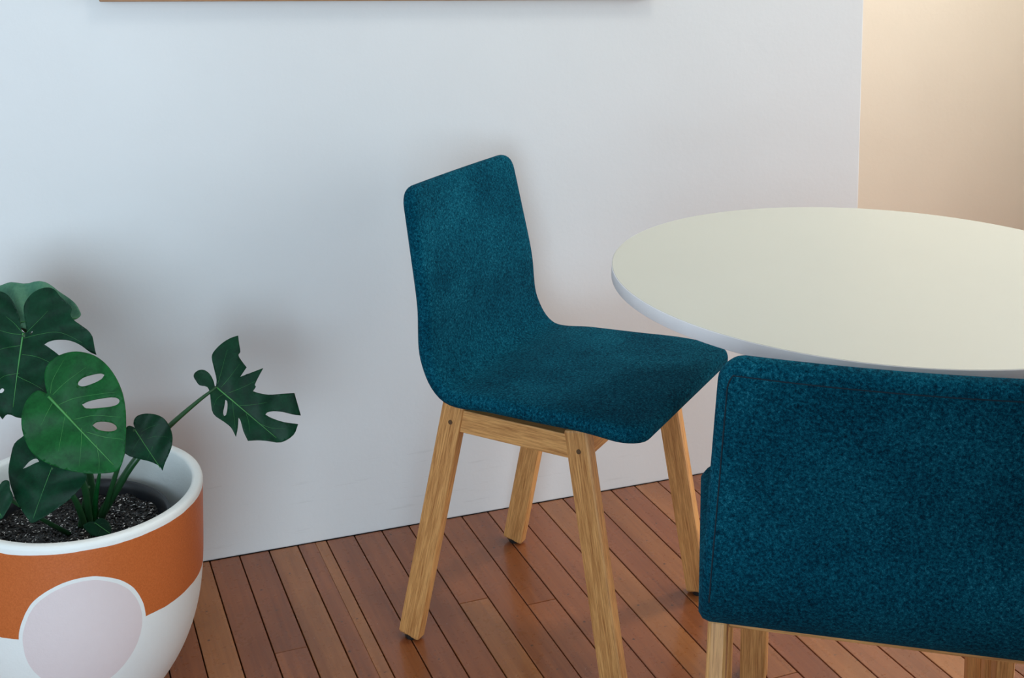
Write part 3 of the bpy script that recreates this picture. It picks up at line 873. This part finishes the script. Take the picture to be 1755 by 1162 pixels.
def stalk(pts, r0, r1, name='stalk', mat='stem'):
    c = catmull(pts, 8)
    bm = bmesh.new()
    tube_into(bm, c, [r0 + (r1 - r0) * k / (len(c) - 1) for k in range(len(c))], 10)
    return bm_obj(name, bm, M[mat], plant)
def loc(x, y, z): return Vector((x, y, z)) - POFF
stalk([loc(0.083, -0.312, 0.262), loc(0.115, -0.325, 0.322), loc(0.150, -0.335, 0.378), loc(0.205, -0.32, 0.42), loc(0.255, -0.305, 0.451), loc(0.288, -0.300, 0.470)], 0.0085, 0.0022)
stalk([loc(0.085, -0.315, 0.262), loc(0.075, -0.318, 0.36), loc(0.045, -0.325, 0.50), loc(-0.005, -0.33, 0.585), loc(-0.023, -0.331, 0.611)], 0.0065, 0.0035)
stalk([loc(0.078, -0.305, 0.262), loc(0.06, -0.285, 0.40), loc(0.02, -0.27, 0.54), loc(-0.03, -0.276, 0.613)], 0.006, 0.0035)
stalk([loc(0.075, -0.335, 0.262), loc(0.065, -0.372, 0.36), loc(0.035, -0.408, 0.47), loc(0.018, -0.425, 0.53), loc(0.013, -0.4305, 0.5395)], 0.006, 0.0032)
stalk([loc(0.07, -0.34, 0.262), loc(0.052, -0.38, 0.34), loc(0.026, -0.408, 0.40), loc(0.016, -0.4155, 0.4185)], 0.0055, 0.003)
stalk([loc(0.09, -0.32, 0.262), loc(0.112, -0.345, 0.35), loc(0.135, -0.362, 0.425), loc(0.145, -0.3705, 0.4435)], 0.005, 0.0026)
stalk([loc(0.05, -0.34, 0.262), loc(0.0, -0.40, 0.33), loc(-0.05, -0.425, 0.385), loc(-0.073, -0.4305, 0.3995)], 0.004, 0.0024)
stalk([loc(0.072, -0.375, 0.262), loc(0.076, -0.392, 0.295), loc(0.079, -0.4005, 0.3095)], 0.002, 0.0013)
stalk([loc(0.060, -0.335, 0.262), loc(0.064, -0.345, 0.305), loc(0.069, -0.352, 0.335), loc(0.072, -0.356, 0.352)], 0.0075, 0.003, 'sheath')
stalk([loc(0.078, -0.330, 0.262), loc(0.083, -0.338, 0.318), loc(0.088, -0.342, 0.352), loc(0.091, -0.343, 0.372)], 0.006, 0.002, 'sheath', 'leaf_front')

# ------------------------------------------------------------------ framed picture above
ART_A = Vector((0.118, -0.03, 1.1258)); ART_B = Vector((1.270, -0.03, 1.1062))
pic = empty('framed_picture', (ART_A.x, -0.0005, ART_A.z))
pic.rotation_euler = (0, math.atan2(ART_A.z - ART_B.z, ART_B.x - ART_A.x), 0)
tag(pic, 'large picture in a thin brown wooden frame, only its bottom edge visible at the top', 'picture')
AW, AH, AT, AD = (ART_B - ART_A).length, 0.82, 0.022, 0.030
for nm, px, pz, ln, rot in (('bottom_rail', AW / 2, AT / 2, AW, 'x'), ('top_rail', AW / 2, AH - AT / 2, AW, 'x'),
                            ('side_rail', AT / 2, AH / 2, AH - 2 * AT, 'z'), ('side_rail', AW - AT / 2, AH / 2, AH - 2 * AT, 'z')):
    o = link_obj(nm, box_mesh(nm, AT, AD, ln, 0.0012), M['frame'], pic)
    o.location = (px, -AD / 2, pz)
    if rot == 'x': o.rotation_euler = (0, math.pi / 2, 0)
o = link_obj('canvas', box_mesh('canvas', AW - 2 * AT, 0.008, AH - 2 * AT), M['canvas'], pic)
o.location = (AW / 2, -0.012, AH / 2)
